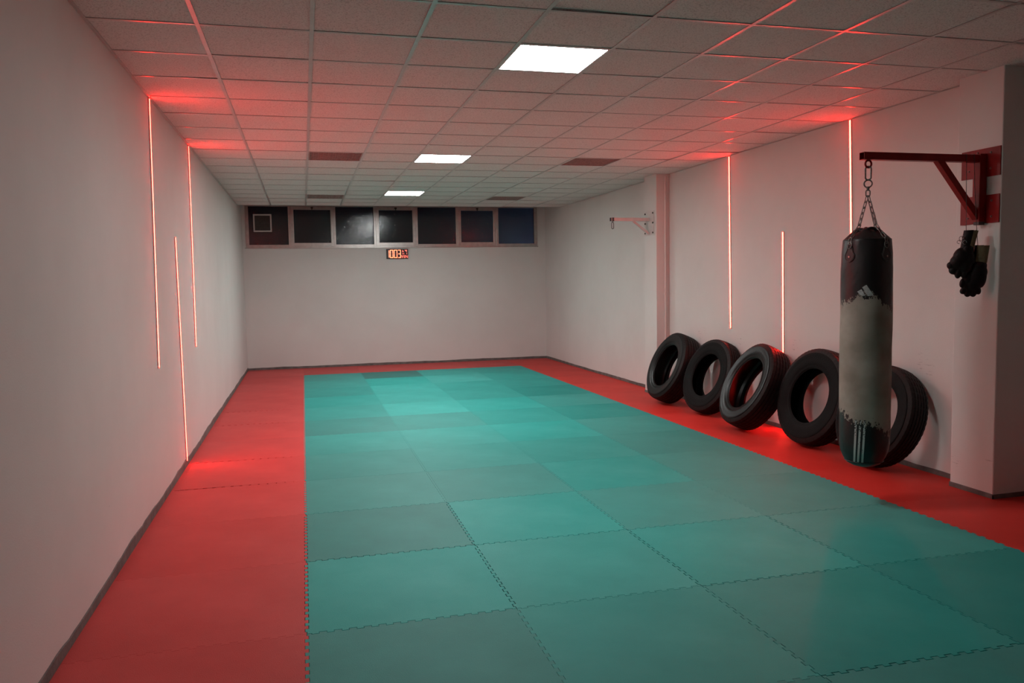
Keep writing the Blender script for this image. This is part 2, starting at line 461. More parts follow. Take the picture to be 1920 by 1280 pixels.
seg_digit(d, '0', cxp(412), zb, cxp(645)-cxp(412), zt-zb, .015)
seg_digit(d, '0', cxp(690), zb, cxp(945)-cxp(690), zt-zb, .015)
seg_digit(d, '3', cxp(985), zb, cxp(1200)-cxp(985), zt-zb, .015)
obj('time_digits', d, M['seg'], t)
d = BM()
seg_digit(d, 'h', cxp(1305), zz(485), .024, .046, .008); seg_digit(d, '4', cxp(1500), zz(480), .038, .052, .009)
seg_digit(d, '1', cxp(1300), zz(640), .010, .034, .007); seg_digit(d, '1', cxp(1390), zz(640), .010, .034, .007); seg_digit(d, 'I', cxp(1600), zz(635), .012, .036, .007)
z0, z1 = zz(870), zz(690)
def line(bm, a, b, w=.007):
    a, b = Vector((a[0], -.0458, a[1])), Vector((b[0], -.0458, b[1])); bar(bm, a, b, .0012, w)
line(d, (cxp(1240), z1), (cxp(1290), z0)); line(d, (cxp(1290), z0), (cxp(1340), z1))
seg_digit(d, 'E', cxp(1400), z0, .030, z1-z0, .008)
line(d, (cxp(1555), z0), (cxp(1555), z1)); line(d, (cxp(1690), z0), (cxp(1690), z1)); line(d, (cxp(1555), z1), (cxp(1690), z0))
obj('date_display', d, M['seg2'], t)

# ------------------------------------------------------------------ vertical red LED lines
def led(name, wall, y_top, y_bot, z0, z1, label):
    s = 1 if wall == 'L' else -1
    X = XL if wall == 'L' else XR
    t = empty(name, (X, (y_top+y_bot)/2, z0), label=label, cat='light', group='red wall light lines')
    H = z1-z0; k = (y_top-y_bot)
    # local: x out of the wall, y along it
    f = BM(); fo = BM()
    w = .011; dp = .009
    for a, b, c, e in ((-w-.003, -w, 0, dp), (w, w+.003, 0, dp), (-w, w, 0, .002)):
        xs_ = sorted((s*c, s*e)); box(f, xs_[0], xs_[1], a, b, 0, H)
    for z in (-.003, H):
        xs_ = sorted((0, s*.0135)); box(f, xs_[0], xs_[1], -w-.003, w+.003, z, z+.003)
    obj('channel', f, M['led_body'], t)
    N = 8
    rings = []
    for z in (.002, H-.002):
        rings.append([fo.verts.new((s*(.004+.008*sin(PI*q/N)), -w*.92*cos(PI*q/N), z)) for q in range(N+1)])
    for q in range(N): fo.faces.new((rings[0][q], rings[0][q+1], rings[1][q+1], rings[1][q]))
    fo.faces.new((rings[0][N], rings[0][0], rings[1][0], rings[1][N]))
    fo.faces.new(rings[0][::-1]); fo.faces.new(rings[1])
    obj('diffuser', fo, M['led'], t, smooth=False)
    for ch in t.children:                    # the strip leans very slightly, as fitted
        for v in ch.data.vertices: v.co.y += k*(v.co.z/H-.5)
    return t
led('led_light_strip', 'L', 6.598, 6.448, 1.005, 3.008, 'red light line on left wall hanging from ceiling, nearest the camera')
led('led_light_strip', 'L', 8.723, 8.602, 1.005, 3.008, 'red light line on left wall hanging from ceiling, farther from the camera')
led('led_light_strip', 'L', 7.568, 7.636, .048, 2.035, 'red light line rising from the floor on the left wall')
led('led_light_strip', 'R', 8.552, 8.504, 1.010, 3.008, 'red light line on right wall hanging from ceiling, closest to the white bracket')
led('led_light_strip', 'R', 6.407, 6.335, 1.010, 3.008, 'red light line on right wall running down behind the punching bag')
led('led_light_strip', 'R', 7.452, 7.415, .048, 2.068, 'red light line rising from the floor behind the tires on the right wall')

# ------------------------------------------------------------------ interlocking floor mats
TH, GAP, TD = .024, .0006, .0085
NT = 28
def wave(side, flip):
    """tooth signs along an edge 0..1; first and last bits are straight"""
    pts = []; m = .022; L = (1-2*m)/NT
    for k in range(NT): pts.append((m+k*L, m+(k+1)*L, 1 if (k+flip) % 2 else -1))
    return pts
def edge_pts(sign, flat=False, g=GAP):
    """edge of a mat whose outward normal is +n: list of (s, n). sign=+1 uses the wave, -1 the complement"""
    if flat: return [(0, -g), (1, -g)]
    o = [(0+g, -g)]
    fl = .0015
    for a, b, s in wave(0, 0):
        s *= sign
        if s > 0: o += [(a+g, -TD-g)]
    # tidy: notch level is -TD between teeth
    q = [(0+g, -g)]
    lvl = None
    for a, b, s in wave(0, 0):
        s *= sign
        if s > 0: q += [(a+g, -TD-g), (a+g-fl, TD-g), (b-g+fl, TD-g), (b-g, -TD-g)]
    # ends: bring to straight level
    first, last = wave(0, 0)[0], wave(0, 0)[-1]
    if first[2]*sign < 0: q.insert(1, (first[0]-g, -g)); q.insert(2, (first[0]-g, -TD-g))
    else: q.insert(1, (first[0]+g, -g)); q.pop(2)
    if last[2]*sign < 0: q += [(last[1]+g, -TD-g), (last[1]+g, -g)]
    else: q[-1] = (last[1]-g, -g)
    q.append((1-g, -g))
    return q

def floor_mat(name, x0, y0, w, d, mat, left='w', right='w', bot='w', top='w', label='', cat='mat', group=None, cut=None, gap=GAP, cb=9, ct=9):
    """w x d mat. Shared edges: a mat's right/top edge carries sign +1, its left/bottom -1."""
    pts = []
    # bottom, s from x=0..w, outward -y
    E = edge_pts(-1, bot == 'f', gap)
    pts += [(min(s*w, cb), -n) for s, n in E]
    E = edge_pts(1, right == 'f', gap); R = [(w+n, s*d) for s, n in E]
    if cut: R = cut
    pts += R
    E = edge_pts(1, top == 'f', gap); pts += [(min(s*w, ct), d+n) for s, n in reversed(E)]
    E = edge_pts(-1, left == 'f', gap); pts += [(-n, s*d) for s, n in reversed(E)]
    # drop duplicates / clean the corner overlaps
    out = []
    for p in pts:
        if not out or (Vector(p)-Vector(out[-1])).length > 1e-5: out.append(p)
    bm = BM()
    vs = [bm.verts.new((p[0], p[1], 0)) for p in out]
    face = bm.faces.new(vs)
    r = bmesh.ops.extrude_face_region(bm, geom=[face])
    for v in r['geom']:
        if isinstance(v, bmesh.types.BMVert): v.co.z -= TH
    o = obj(name, bm, mat)
    o.location = (x0, y0, 0)
    return tag(o, label=label, cat=cat, group=group)

ordn = ['first', 'second', 'third', 'fourth', 'fifth', 'sixth', 'seventh', 'eighth', 'ninth', 'tenth', 'eleventh', 'twelfth', 'thirteenth']
# own shade of every teal mat with sheen and light falloff painted in, as (grey, value); rows counted from the near end
TONE = {10: [(.35, .80), (.45, .55), (.15, .95), (.10, .90)], 9: [(.25, .85), (.0, .95), (.25, 1.08), (.1, .92)],
        8: [(.15, .82), (.15, 1.08), (.1, .92), (.1, .88)], 7: [(.05, .98), (.12, 1.10), (.1, .95), (.0, .76)],
        6: [(.15, .98), (.12, 1.22), (.03, 1.08), (.2, .95)], 5: [(.30, .84), (.25, .92), (.05, .95), (.0, .85)],
        4: [(.1, 1.06), (.12, 1.10), (.0, 1.10), (.20, .95)], 3: [(.15, 1.0), (.1, 1.06), (.05, 1.0), (.18, .88)],
        2: [(.22, 1.0), (.22, .96), (.0, 1.06), (.20, .95)], 1: [(.28, .84), (.02, 1.10), (.22, .98), (.16, .92)],
        0: [(.0, 1.08), (.12, 1.06), (.0, 1.04), (.10, .95)], -1: [(.22, .84), (.06, .95), (.0, .88), (.0, .78)],
        -2: [(.3, .8), (.2, .85), (.3, .85), (.3, .8)]}
def rowname(k): return ordn[11-1-k]+' teal row from the back'
tints = {(.02, 1.12): 'bright teal', (.10, 1.32): 'palest teal'}
for k in range(-2, 11):
    for i in range(4):
        gr, v = TONE[k][i]
        look = 'greyish teal' if gr >= .25 else ('pale teal' if v >= 1.1 else ('dark teal' if v < .85 else 'teal'))
        lab = '%s foam mat, %s from left in the %s' % (look, ordn[i], rowname(k))
        m = mat_foam('teal_foam', TEAL, gr, v)
        j = GAP + random.choice([0, 0, .0003, .0008])
        if (i, k) in ((0, 0), (1, 0), (0, 1), (1, 1)): j = .0024
        if (i, k) in ((2, 0), (3, 0), (2, -2), (3, -2), (2, -1)): j = .0026
        floor_mat('foam_mat', MX+i, MY+k, 1, 1, m, label=lab, cat='mat', group='teal floor mats', gap=j)
RLT = XL+.008
for k in range(-2, 12):
    narrow = k in (3, 6)
    lab = 'red mat against the left wall, beside the %s' % rowname(k) if k < 11 else 'red foam mat in the far left corner of the room'
    m = mat_foam('red_foam', RED_L, random.uniform(0, .14), random.uniform(.93, 1.05))
    x0 = -1.020 if narrow else RLT
    floor_mat('red_foam_mat', x0, MY+k, MX-x0, 1, m, left='w' if narrow else 'f', label=lab, cat='mat', group='red floor mats along the left wall')
    if narrow:
        bm = BM(); pts = [(-.020-TD*0, 0), (0-.010, 0)]
        E = edge_pts(1); out = [(RLT-(-1.020), .001)]+[(n, s) for s, n in E]+[(RLT-(-1.020), .999)]
        vs = [bm.verts.new((p[0], p[1], 0)) for p in out]; fc = bm.faces.new(vs)
        r = bmesh.ops.extrude_face_region(bm, geom=[fc])
        for v in r['geom']:
            if isinstance(v, bmesh.types.BMVert): v.co.z -= TH
        o = obj('edge_strip', bm, m, loc=(-1.020, MY+k, 0))
        tag(o, label='narrow red edging strip at the left wall, '+('by the foot of the red light line' if k == 3 else 'closer to the back wall'), cat='mat edging')
for i in range(4):
    m = mat_foam('red_foam', RED_L, random.uniform(0, .2), random.uniform(.9, 1.0))
    floor_mat('red_foam_mat', MX+i, MY+11, 1, 1, m, label='red foam mat along the back wall, %s from the left edge of the teal floor' % ordn[i], cat='mat', group='red floor mats along the back wall')
W_ = XR-.008-(MX+4)
for k in range(-2, 12):
    lab = 'red mat against the right wall, beside the %s' % rowname(k) if k < 11 else 'red foam mat in the far right corner of the room'
    m = mat_foam('red_foam', RED, random.uniform(0, .1), random.uniform(.93, 1.05))
    cut = None; w = W_
    xp = P2X-.009-(MX+4)
    if k == 1: cut = [(xp, .001), (xp, P2Y1-MY-k+.002), (W_, P2Y1-MY-k+.002), (W_, .999)]
    if k == 0:
        cut = [(1.22, .001), (1.22, P2Y0-MY-k-.009), (xp, P2Y0-MY-k-.009), (xp, .999)]
    if k < 0: cut = [(1.22, .001), (1.22, .999)]
    if k == 6:
        xq = P1X-.009-(MX+4); cut = [(W_, .001), (W_, P1Y0-MY-k-.003), (xq, P1Y0-MY-k-.003), (xq, P1Y1-MY-k+.003), (W_, P1Y1-MY-k+.003), (W_, .999)]
    o = floor_mat('red_foam_mat', MX+4, MY+k, W_, 1, m, right='f', cut=cut, cb=xp if k == 1 else 9, ct=xp if k == 0 else 9, label=lab, cat='mat', group='red floor mats along the right wall')
# filler pieces between the last row and the back wall
xa = RLT
for i, x in enumerate([MX, MX+1, MX+2, MX+3, MX+4, XR-.008]):
    m = mat_foam('red_foam', RED_L, .1, random.uniform(.85, .98))
    bm = BM()
    E = edge_pts(-1); w = x-xa
    out = [(s*w, -n) for s, n in E]+[(w, YB-.008-MY-12), (0, YB-.008-MY-12)]
    vs = [bm.verts.new((p[0], p[1], 0)) for p in out]; fc = bm.faces.new(vs)
    r = bmesh.ops.extrude_face_region(bm, geom=[fc])
    for v in r['geom']:
        if isinstance(v, bmesh.types.BMVert): v.co.z -= TH
    o = obj('cut_foam_strip', bm, m, loc=(xa, MY+12, 0))
    tag(o, label='cut red foam strip right against the back wall, %s from the left' % ordn[i], cat='mat', group='cut red strips at the back wall')
    xa = x+.002

# ------------------------------------------------------------------ tires leaning on the right wall
def tire(R, Wd, r, lean, yaw, Y, label, side, lugs):
    a = Vector((-cos(yaw)*cos(lean), sin(yaw)*cos(lean), sin(lean)))
    s = Vector((-sin(yaw), -cos(yaw), 0)); up = a.cross(s)
    if up.z < 0: up = -up
    s = up.cross(a)
    Mx = Matrix((s, up, a)).transposed()      # local x=s, y=up, z=axis (front)
    h = R-r
    n = 180
    # tread: ribs and grooves, with lugs cut in the shoulders
    tp = []
    tw = .40*Wd
    tp.append((R-.052, -.47*Wd)); tp.append((R-.030, -.445*Wd))
    tp.append((R-.010, -tw))
    ng = 5
    for k in range(ng):
        c = -tw+(2*tw)*(k+1)/(ng+1)
        g = .0045
        crown = R-.006*(c/tw)**2
        tp += [(crown, c-g), (crown-.009, c-g*.6), (crown-.009, c+g*.6), (crown, c+g)]
    tp += [(R-.010, tw), (R-.030, .445*Wd), (R-.052, .47*Wd)]
    tb = BM(); rings = revolve(tb, tp, n)
    for ri, (rr, z) in enumerate(tp):
        edge = abs(z) >= tw-.001
        for k, v in enumerate(rings[ri]):
            ph = (k % 3)
            if edge and abs(z) < .46*Wd and ph < 1: f = (rr-.0032)/rr
            elif not edge and rr > R-.009 and (k+ri*1) % 4 == 0: f = (rr-.0035*lugs)/rr
            else: f = 1
            v.co.x *= f; v.co.y *= f
    # inner skin so the tread has thickness
    # casing: bead, sidewalls, liner
    def sw(sg):
        return [(R-.050, sg*.468*Wd), (R-.062, sg*.476*Wd), (r+.72*h, sg*.492*Wd), (r+.60*h, sg*.500*Wd), (r+.585*h, sg*.497*Wd), (r+.45*h, sg*.500*Wd),
                (r+.30*h, sg*.488*Wd), (r+.20*h, sg*.470*Wd), (r+.185*h, sg*.462*Wd), (r+.12*h, sg*.452*Wd), (r+.05*h, sg*.435*Wd), (r+.012, sg*.42*Wd), (r, sg*.395*Wd), (r+.003, sg*.355*Wd),
                (r+.020, sg*.34*Wd), (r+.25*h, sg*.40*Wd), (r+.5*h, sg*.435*Wd), (R-.055, sg*.42*Wd), (R-.036, sg*.33*Wd)]
    cp = sw(1)+[(R-.030, 0)]+sw(-1)[::-1]
    cb = BM(); revolve(cb, cp, n)
    # place
    pts = [Mx@v.co for v in tb.verts]+[Mx@v.co for v in cb.verts]
    zmin = min(p.z for p in pts); xmax = max(p.x for p in pts)
    loc = Vector((XR-xmax-.001, Y, -zmin+.0008))
    base = Vector((loc.x, Y, 0))
    t = empty('tire', loc, label=label, cat='tire', group='tires leaning on the right wall')
    for b_, nm, mt in ((tb, 'tread', M['tread']), (cb, 'sidewall', M[side])):
        bmesh.ops.transform(b_, matrix=Mx.to_4x4(), verts=b_.verts[:])
        obj(nm, b_, mt, t, smooth=True, autosmooth=.6)
    return t
tire(.455, .280, .278, .407, .003, 9.453, 'worn black tire with shiny sidewall, farthest of the leaning row, beside the far pillar', 'rubber_wet', 1)
tire(.447, .207, .256, .350, -.100, 8.540, 'matte black tire leaning on the wall, second in the row from the far pillar', 'rubber', 1)
tire(.463, .266, .284, .470, .071, 7.503, 'wide black tire with shiny sidewall, leaning under the lowest red light line on the wall', 'rubber_wet', 1)
tire(.464, .200, .262, .280, -.050, 6.580, 'matte black upright tire just left of the punching bag', 'rubber', 1)
tire(.432, .210, .275, .330, -.020, 5.690, 'large black tire half hidden behind the punching bag, nearest the camera', 'rubber', 1)

# ------------------------------------------------------------------ red bag bracket on the near pillar
AY = 4.74
t = empty('bag_bracket', (P2X, AY, 1.955), label='red painted steel wall bracket holding the punching bag on the near pillar', cat='bracket')
o_ = Vector((P2X, AY, 1.955))
def loc3(x, y, z): return Vector((x, y, z))-o_
def lbox(bm, x0, x1, y0, y1, z0, z1): box(bm, x0-o_.x, x1-o_.x, y0-o_.y, y1-o_.y, z0-o_.z, z1-o_.z)
PY0, PY1 = 4.596, 4.935
for z0, z1, nb in ((2.280, 2.480, [(4.865, 2.335), (4.865, 2.43), (4.675, 2.335), (4.675, 2.445), (4.79, 2.455)]), (1.955, 2.152, [(4.865, 2.0), (4.865, 2.11), (4.66, 2.0), (4.66, 2.11)])):
    b = BM(); lbox(b, P2X-.009, P2X-.0005, PY0, PY1, z0, z1); pl = obj('wall_plate', b, M['red_steel'], t, bevel=.0012)
    for y, z in nb:
        b = BM(); disc(b, loc3(P2X-.009, y, z), (-1, 0, 0), .009, .0015, 16); disc(b, loc3(P2X-.0105, y, z), (-1, 0, 0), .006, .005, 6)
        obj('bolt', b, M['dull_bolt'], pl)
b = BM(); lbox(b, P2X-.068, P2X-.009, AY-.034, AY+.030, 1.965, 2.440); obj('upright', b, M['red_steel'], t, bevel=.003)
b = BM(); lbox(b, P2X-.060, P2X-.012, AY-.026, AY+.022, 1.944, 1.9645); obj('end_plug', b, M['cord'], t)
# arm: square tube, open at its free end
ax0, ax1, az0, az1, aw = 3.690, P2X-.068, 2.382, 2.432, .025
b = BM()
lbox(b, ax0, ax1, AY-aw, AY-aw+.003, az0, az1); lbox(b, ax0, ax1, AY+aw-.003, AY+aw, az0, az1)
lbox(b, ax0, ax1, AY-aw+.003, AY+aw-.003, az0, az0+.003); lbox(b, ax0, ax1, AY-aw+.003, AY+aw-.003, az1-.003, az1)
obj('arm', b, M['red_steel'], t)
b = BM(); bar(b, loc3(4.305, AY, 2.395), loc3(4.645, AY, 1.995), .046, .046); obj('brace', b, M['red_steel'], t, bevel=.002)
BX, BY = 3.742, AY
b = BM(); tube(b, [loc3(BX+.024*cos(q*PI/12), BY, 2.355+.024*sin(q*PI/12)) for q in range(24)], .0065, 10, closed=True)
disc(b, loc3(BX, BY, 2.372), (0, 0, 1), .009, .012)
obj('eye_ring', b, M['red_steel'], t, smooth=True)

# ------------------------------------------------------------------ white bag bracket on the far pillar
AY2 = 10.372
t = empty('white_bag_bracket', (P1X, AY2, 2.21), label='white steel wall bracket without a bag on the far pillar', cat='bracket')
o_ = Vector((P1X, AY2, 2.21))
b = BM(); lbox(b, P1X-.006, P1X-.0005, 10.215, 10.530, 2.205, 2.535); pl = obj('wall_plate', b, M['white_steel'], t, bevel=.001)
for y in (10.245, 10.500):
    for z in (2.238, 2.372, 2.505):
        b = BM(); disc(b, loc3(P1X-.006, y, z), (-1, 0, 0), .012, .009, 6); obj('bolt', b, M['dark_bolt'], pl)
b = BM(); lbox(b, 4.100, P1X-.006, AY2-.022, AY2+.022, 2.400, 2.446); obj('arm', b, M['white_steel'], t, bevel=.003)
b = BM(); lbox(b, 4.092, 4.1005, AY2-.023, AY2+.023, 2.399, 2.447); obj('end_cap', b, M['black_plastic'], t, bevel=.002)
b = BM(); lbox(b, 4.112, 4.140, AY2-.024, AY2+.024, 2.398, 2.448); obj('strap', b, M['cord'], t)
b = BM(); bar(b, loc3(4.42, AY2, 2.405), loc3(P1X-.015, AY2, 2.228), .034, .030); obj('brace', b, M['white_steel'], t, bevel=.002)
# snap hook left hanging from the white arm
def link_pts(c, w, h, tilt=Matrix.Identity(3), plane='xz', n=20):
    pts = []
    for k in range(n):
        q = 2*PI*k/n; x = cos(q)*w/2; z = sin(q)*w/2
        z += (h-w)/2 if sin(q) >= 0 else -(h-w)/2
        v = Vector((x, 0, z)) if plane == 'xz' else Vector((0, x, z))
        pts.append(Vector(c)+tilt@v)
    return pts
t = empty('snap_hook', (4.126, AY2, 2.35), label='small steel snap hook hanging from the end of the white bracket', cat='hook')
b = BM(); tube(b, link_pts((0, 0, .045), .030, .03, plane='yz'), .0035, 8, closed=True); obj('ring', b, M['chain'], t, smooth=True)
b = BM(); tube(b, link_pts((0, 0, -.010), .030, .088), .005, 8, closed=True); obj('hook_body', b, M['chain'], t, smooth=True)

# service pipe in the corner of the far pillar
b = BM(); tube(b, [(0, 0, 0), (0, 0, ZC-.03)], .011, 14)
t = tag(empty('wall_pipe', (4.797, P1Y0-.012, .0)), 'thin white pipe running up the side of the far pillar', 'pipe')
obj('pipe_tube', b, M['pipe'], t, smooth=True, autosmooth=.6)
for z in (1.40, 2.75, .35):
    b = BM(); box(b, -.016, .016, -.014, .011, z-.012, z+.012); obj('pipe_clip', b, M['pipe'], t, bevel=.002)

# ------------------------------------------------------------------ punching bag
def bag_material():
    m, nt, b = newmat('worn_bag_cover')
    N, L = nt.nodes.new, nt.links.new
    tc = N('ShaderNodeTexCoord'); sp = N('ShaderNodeSeparateXYZ'); L(tc.outputs['Object'], sp.inputs[0])
    # u: -1..1 across the worn side (local x = right when facing the bag from the room)
    u = N('ShaderNodeMapRange'); u.inputs['From Min'].default_value = -.17; u.inputs['From Max'].default_value = .17
    L(sp.outputs['X'], u.inputs['Value'])
    def curve(pts):
        c = N('ShaderNodeFloatCurve'); mp = c.mapping.curves[0]
        mp.points[0].location = pts[0]; mp.points[1].location = pts[-1]
        for p in pts[1:-1]: mp.points.new(*p)
        for p in mp.points: p.handle_type = 'VECTOR'
        c.mapping.update(); L(u.outputs['Result'], c.inputs['Value']); return c
    # heights of the worn edges, value 0..1 -> metres below the shoulder line
    top = curve([(0, .54), (.20, .54), (.28, .68), (.36, .78), (.48, .70), (.62, .70), (.74, .64), (.80, .50), (.90, .44), (1, .34)])
    bot = curve([(0, .78), (.10, .74), (.24, .60), (.45, .54), (.70, .52), (.78, .40), (.86, .28), (1, .24)])
    n1 = N('ShaderNodeTexNoise'); n1.inputs['Scale'].default_value = 42; n1.inputs['Detail'].default_value = 3; n1.inputs['Roughness'].default_value = .7
    mpn = N('ShaderNodeMapping'); mpn.inputs['Scale'].default_value = (1, 1, .75); L(tc.outputs['Object'], mpn.inputs['Vector']); L(mpn.outputs[0], n1.inputs['Vector'])
    def math(op, a, b_=None, c=None):
        n = N('ShaderNodeMath'); n.operation = op
        for i, v in enumerate((a, b_, c)):
            if v is None: continue
            if isinstance(v, (int, float)): n.inputs[i].default_value = v
            else: L(v, n.inputs[i])
        return n.outputs[0]
    nn = math('MULTIPLY', math('SUBTRACT', n1.outputs['Fac'], .5), .26)
    # local z: 0 at shoulder, negative down. top edge z = -.52 + .25*v
    zt = math('ADD', math('MULTIPLY', top.outputs[0], .28), -.585)
    zb = math('ADD', math('MULTIPLY', bot.outputs[0], .28), -1.395)
    z = sp.outputs['Z']
    below = math('LESS_THAN', math('ADD', z, nn), zt)
    above = math('GREATER_THAN', math('ADD', z, nn), zb)
    front = math('LESS_THAN', sp.outputs['Y'], .06)
    mask = math('MULTIPLY', math('MULTIPLY', below, above), front)
    # canvas weave colour
    n2 = N('ShaderNodeTexNoise'); n2.inputs['Scale'].default_value = 5; n2.inputs['Detail'].default_value = 5; L(tc.outputs['Object'], n2.inputs['Vector'])
    r = N('ShaderNodeValToRGB'); r.color_ramp.elements[0].color = (.23, .215, .18, 1); r.color_ramp.elements[0].position = .35
    r.color_ramp.elements[1].color = (.35, .33, .285, 1); r.color_ramp.elements[1].position = .65
    L(n2.outputs['Fac'], r.inputs['Fac'])
    wv = N('ShaderNodeTexWave'); wv.bands_direction = 'Z'; wv.inputs['Scale'].default_value = 90; wv.inputs['Distortion'].default_value = 1.5; L(tc.outputs['Object'], wv.inputs['Vector'])
    wv2 = N('ShaderNodeTexWave'); wv2.bands_direction = 'X'; wv2.inputs['Scale'].default_value = 90; wv2.inputs['Distortion'].default_value = 1.5; L(tc.outputs['Object'], wv2.inputs['Vector'])
    wsum = math('MULTIPLY', wv.outputs['Fac'], wv2.outputs['Fac'])
    mx = N('ShaderNodeMixRGB'); mx.inputs['Color1'].default_value = (.009, .008, .009, 1)
    L(mask, mx.inputs['Fac']); L(r.outputs['Color'], mx.inputs['Color2']); L(mx.outputs['Color'], b.inputs['Base Color'])
    L(math('ADD', math('MULTIPLY', mask, .44), .44), b.inputs['Roughness'])
    nb = N('ShaderNodeTexNoise'); nb.inputs['Scale'].default_value = 7; nb.inputs['Detail'].default_value = 3; L(tc.outputs['Object'], nb.inputs['Vector'])
    hgt = math('ADD', math('MULTIPLY', math('SUBTRACT', 1.0, mask), nb.outputs['Fac']), math('MULTIPLY', math('MULTIPLY', mask, wsum), .06))
    bp = N('ShaderNodeBump'); bp.inputs['Strength'].default_value = .5; bp.inputs['Distance'].default_value = .02
    L(hgt, bp.inputs['Height']); L(bp.outputs['Normal'], b.inputs['Normal'])
    return m
M['bag'] = bag_material()
ZS = 1.850                                   # shoulder
RZ = -math.atan2(.62, .785)                  # turned so its worn side faces the camera
bag = empty('punching_bag', (BX, BY, ZS), RZ, label='tall worn black and grey punching bag hanging on chains from the red bracket', cat='punching bag')
RB = .166
b = BM()
prof = [(.02, .062), (.055, .066), (.085, .050), (.120, .020), (.146, -.002), (.150, -.008), (.151, -.016), (.155, -.05), (.160, -.10), (.165, -.20), (RB, -.35), (RB, -.5), (RB+.001, -.62), (RB, -.75),
        (RB+.001, -.9), (RB, -1.05), (RB-.001, -1.2), (RB-.001, -1.33), (RB-.004, -1.41), (RB-.012, -1.46), (RB-.028, -1.500), (RB-.040, -1.522), (RB-.043, -1.530), (RB-.058, -1.545), (RB-.09, -1.562), (.04, -1.572), (.002, -1.574)]
pf = []
for (r0, z0), (r1, z1) in zip(prof, prof[1:]):
    k = max(1, int((z0-z1)/.03))
    for q in range(k): pf.append((r0+(r1-r0)*q/k, z0+(z1-z0)*q/k))
pf.append(prof[-1])
rings = revolve(b, pf, 72, cap=True)
for ri, (rr, z) in enumerate(pf):
    for k, v in enumerate(rings[ri]):
        q = 2*PI*k/72
        f = 1.0
        if z > -.16: f += .028*cos(4*q+.6)*max(0, min(1, (z+.16)/.16))*(1 if z < 0 else .8) + .010*sin(9*q)*max(0, min(1, (z+.16)/.16))
        f += .006*sin(3*q+z*9)+.004*sin(5*q-z*15)
        v.co.x *= f; v.co.y *= f
        if z > 0: v.co.z += .012*cos(4*q+.6)*z/.06
obj('bag_cover', b, M['bag'], bag, smooth=True)
# seam piping at shoulder and foot
for z, r in ((-.006, .1515), (-1.528, RB-.0405)):
    b = BM(); tube(b, [(r*cos(2*PI*k/60)*(1+.006*sin(3*2*PI*k/60+z*9)), r*sin(2*PI*k/60)*(1+.006*sin(3*2*PI*k/60+z*9)), z) for k in range(60)], .0028, 6, closed=True)
    obj('seam_piping', b, M['vinyl'], bag, smooth=True)
# rolled leather collar where the mouth is gathered
b = BM(); ring = []
for k in range(48):
    q = 2*PI*k/48; ring.append((.070*cos(q)*(1+.08*sin(3*q)), .070*sin(q)*(1+.08*sin(3*q)), .062+.008*sin(4*q)))
tube(b, ring, .009, 8, closed=True); obj('mouth_collar', b, M['vinyl'], bag, smooth=True)
# three stripes near the foot, printed strips following the curve
def on_bag(x, z, off=.0015):
    r = None
    for (r0, z0), (r1, z1) in zip(prof, prof[1:]):
        if z1 <= z <= z0: r = r0+(r1-r0)*((z0-z)/(z0-z1+1e-9)); break
    y = -math.sqrt(max(1e-6, (r*1.004+off)**2-x*x))
    q = math.atan2(y, x) % (2*PI)
    f = 1+.006*sin(3*q+z*9)+.004*sin(5*q-z*15)
    return Vector((x*f, y*f, z))
def strip(bm, poly_top, poly_bot, n=18):
    """poly_top/bot = ((xl, z), (xr, z)) ; lofted down the bag"""
    rows = []
    for i in range(n+1):
        f = i/n; row = []
        for e in range(4):
            g = e/3
            xa_ = poly_top[0][0]*(1-g)+poly_top[1][0]*g; za = poly_top[0][1]*(1-g)+poly_top[1][1]*g
            xb = poly_bot[0][0]*(1-g)+poly_bot[1][0]*g; zb_ = poly_bot[0][1]*(1-g)+poly_bot[1][1]*g
            row.append(bm.verts.new(on_bag(xa_*(1-f)+xb*f, za*(1-f)+zb_*f)))
        rows.append(row)
    for A, B_ in zip(rows, rows[1:]):
        for e in range(3): bm.faces.new((A[e], A[e+1], B_[e+1], B_[e]))
def stripe_material():
    m, nt, b = newmat('flaking_white_print')
    N, L = nt.nodes.new, nt.links.new
    tc = N('ShaderNodeTexCoord'); n = N('ShaderNodeTexNoise'); n.inputs['Scale'].default_value = 95; n.inputs['Detail'].default_value = 2
    L(tc.outputs['Object'], n.inputs['Vector'])
    sp = N('ShaderNodeSeparateXYZ'); L(tc.outputs['Object'], sp.inputs[0])
    mr = N('ShaderNodeMapRange'); mr.inputs['From Min'].default_value = -1.40; mr.inputs['From Max'].default_value = -1.20; mr.inputs['To Min'].default_value = .30; mr.inputs['To Max'].default_value = .56
    L(sp.outputs['Z'], mr.inputs['Value'])
    gt = N('ShaderNodeMath'); gt.operation = 'GREATER_THAN'; L(n.outputs['Fac'], gt.inputs[0]); L(mr.outputs[0], gt.inputs[1])
    mx = N('ShaderNodeMixRGB'); mx.inputs['Color1'].default_value = (.012, .012, .012, 1); mx.inputs['Color2'].default_value = (.40, .46, .45, 1)
    L(gt.outputs[0], mx.inputs['Fac']); L(mx.outputs[0], b.inputs['Base Color']); b.inputs['Roughness'].default_value = .5
    return m
M['stripe'] = stripe_material()
for xt, xb in ((-.052, -.060), (-.024, -.036), (.003, -.009)):
    b = BM(); strip(b, ((xt-.0065, -1.225), (xt+.0065, -1.225)), ((xb-.0068, -1.524), (xb+.0068, -1.524)), 26)
    obj('white_stripe', b, M['stripe'], bag)
# printed mark above the worn part: two slanted bars, the third worn away
b = BM(); px = .00405
def mk(x, y): return ((x-1625)*px, -(y-450)*px*1.0)
strip(b, (mk(1618.5, 531), mk(1625, 526.8)), (mk(1627.5, 545.5), mk(1636.5, 544.5)), 5)
strip(b, (mk(1611, 538), mk(1617.5, 534)), (mk(1617, 544.5), mk(1624, 544.8)), 4)
obj('printed_mark', b, M['white_print'], bag)
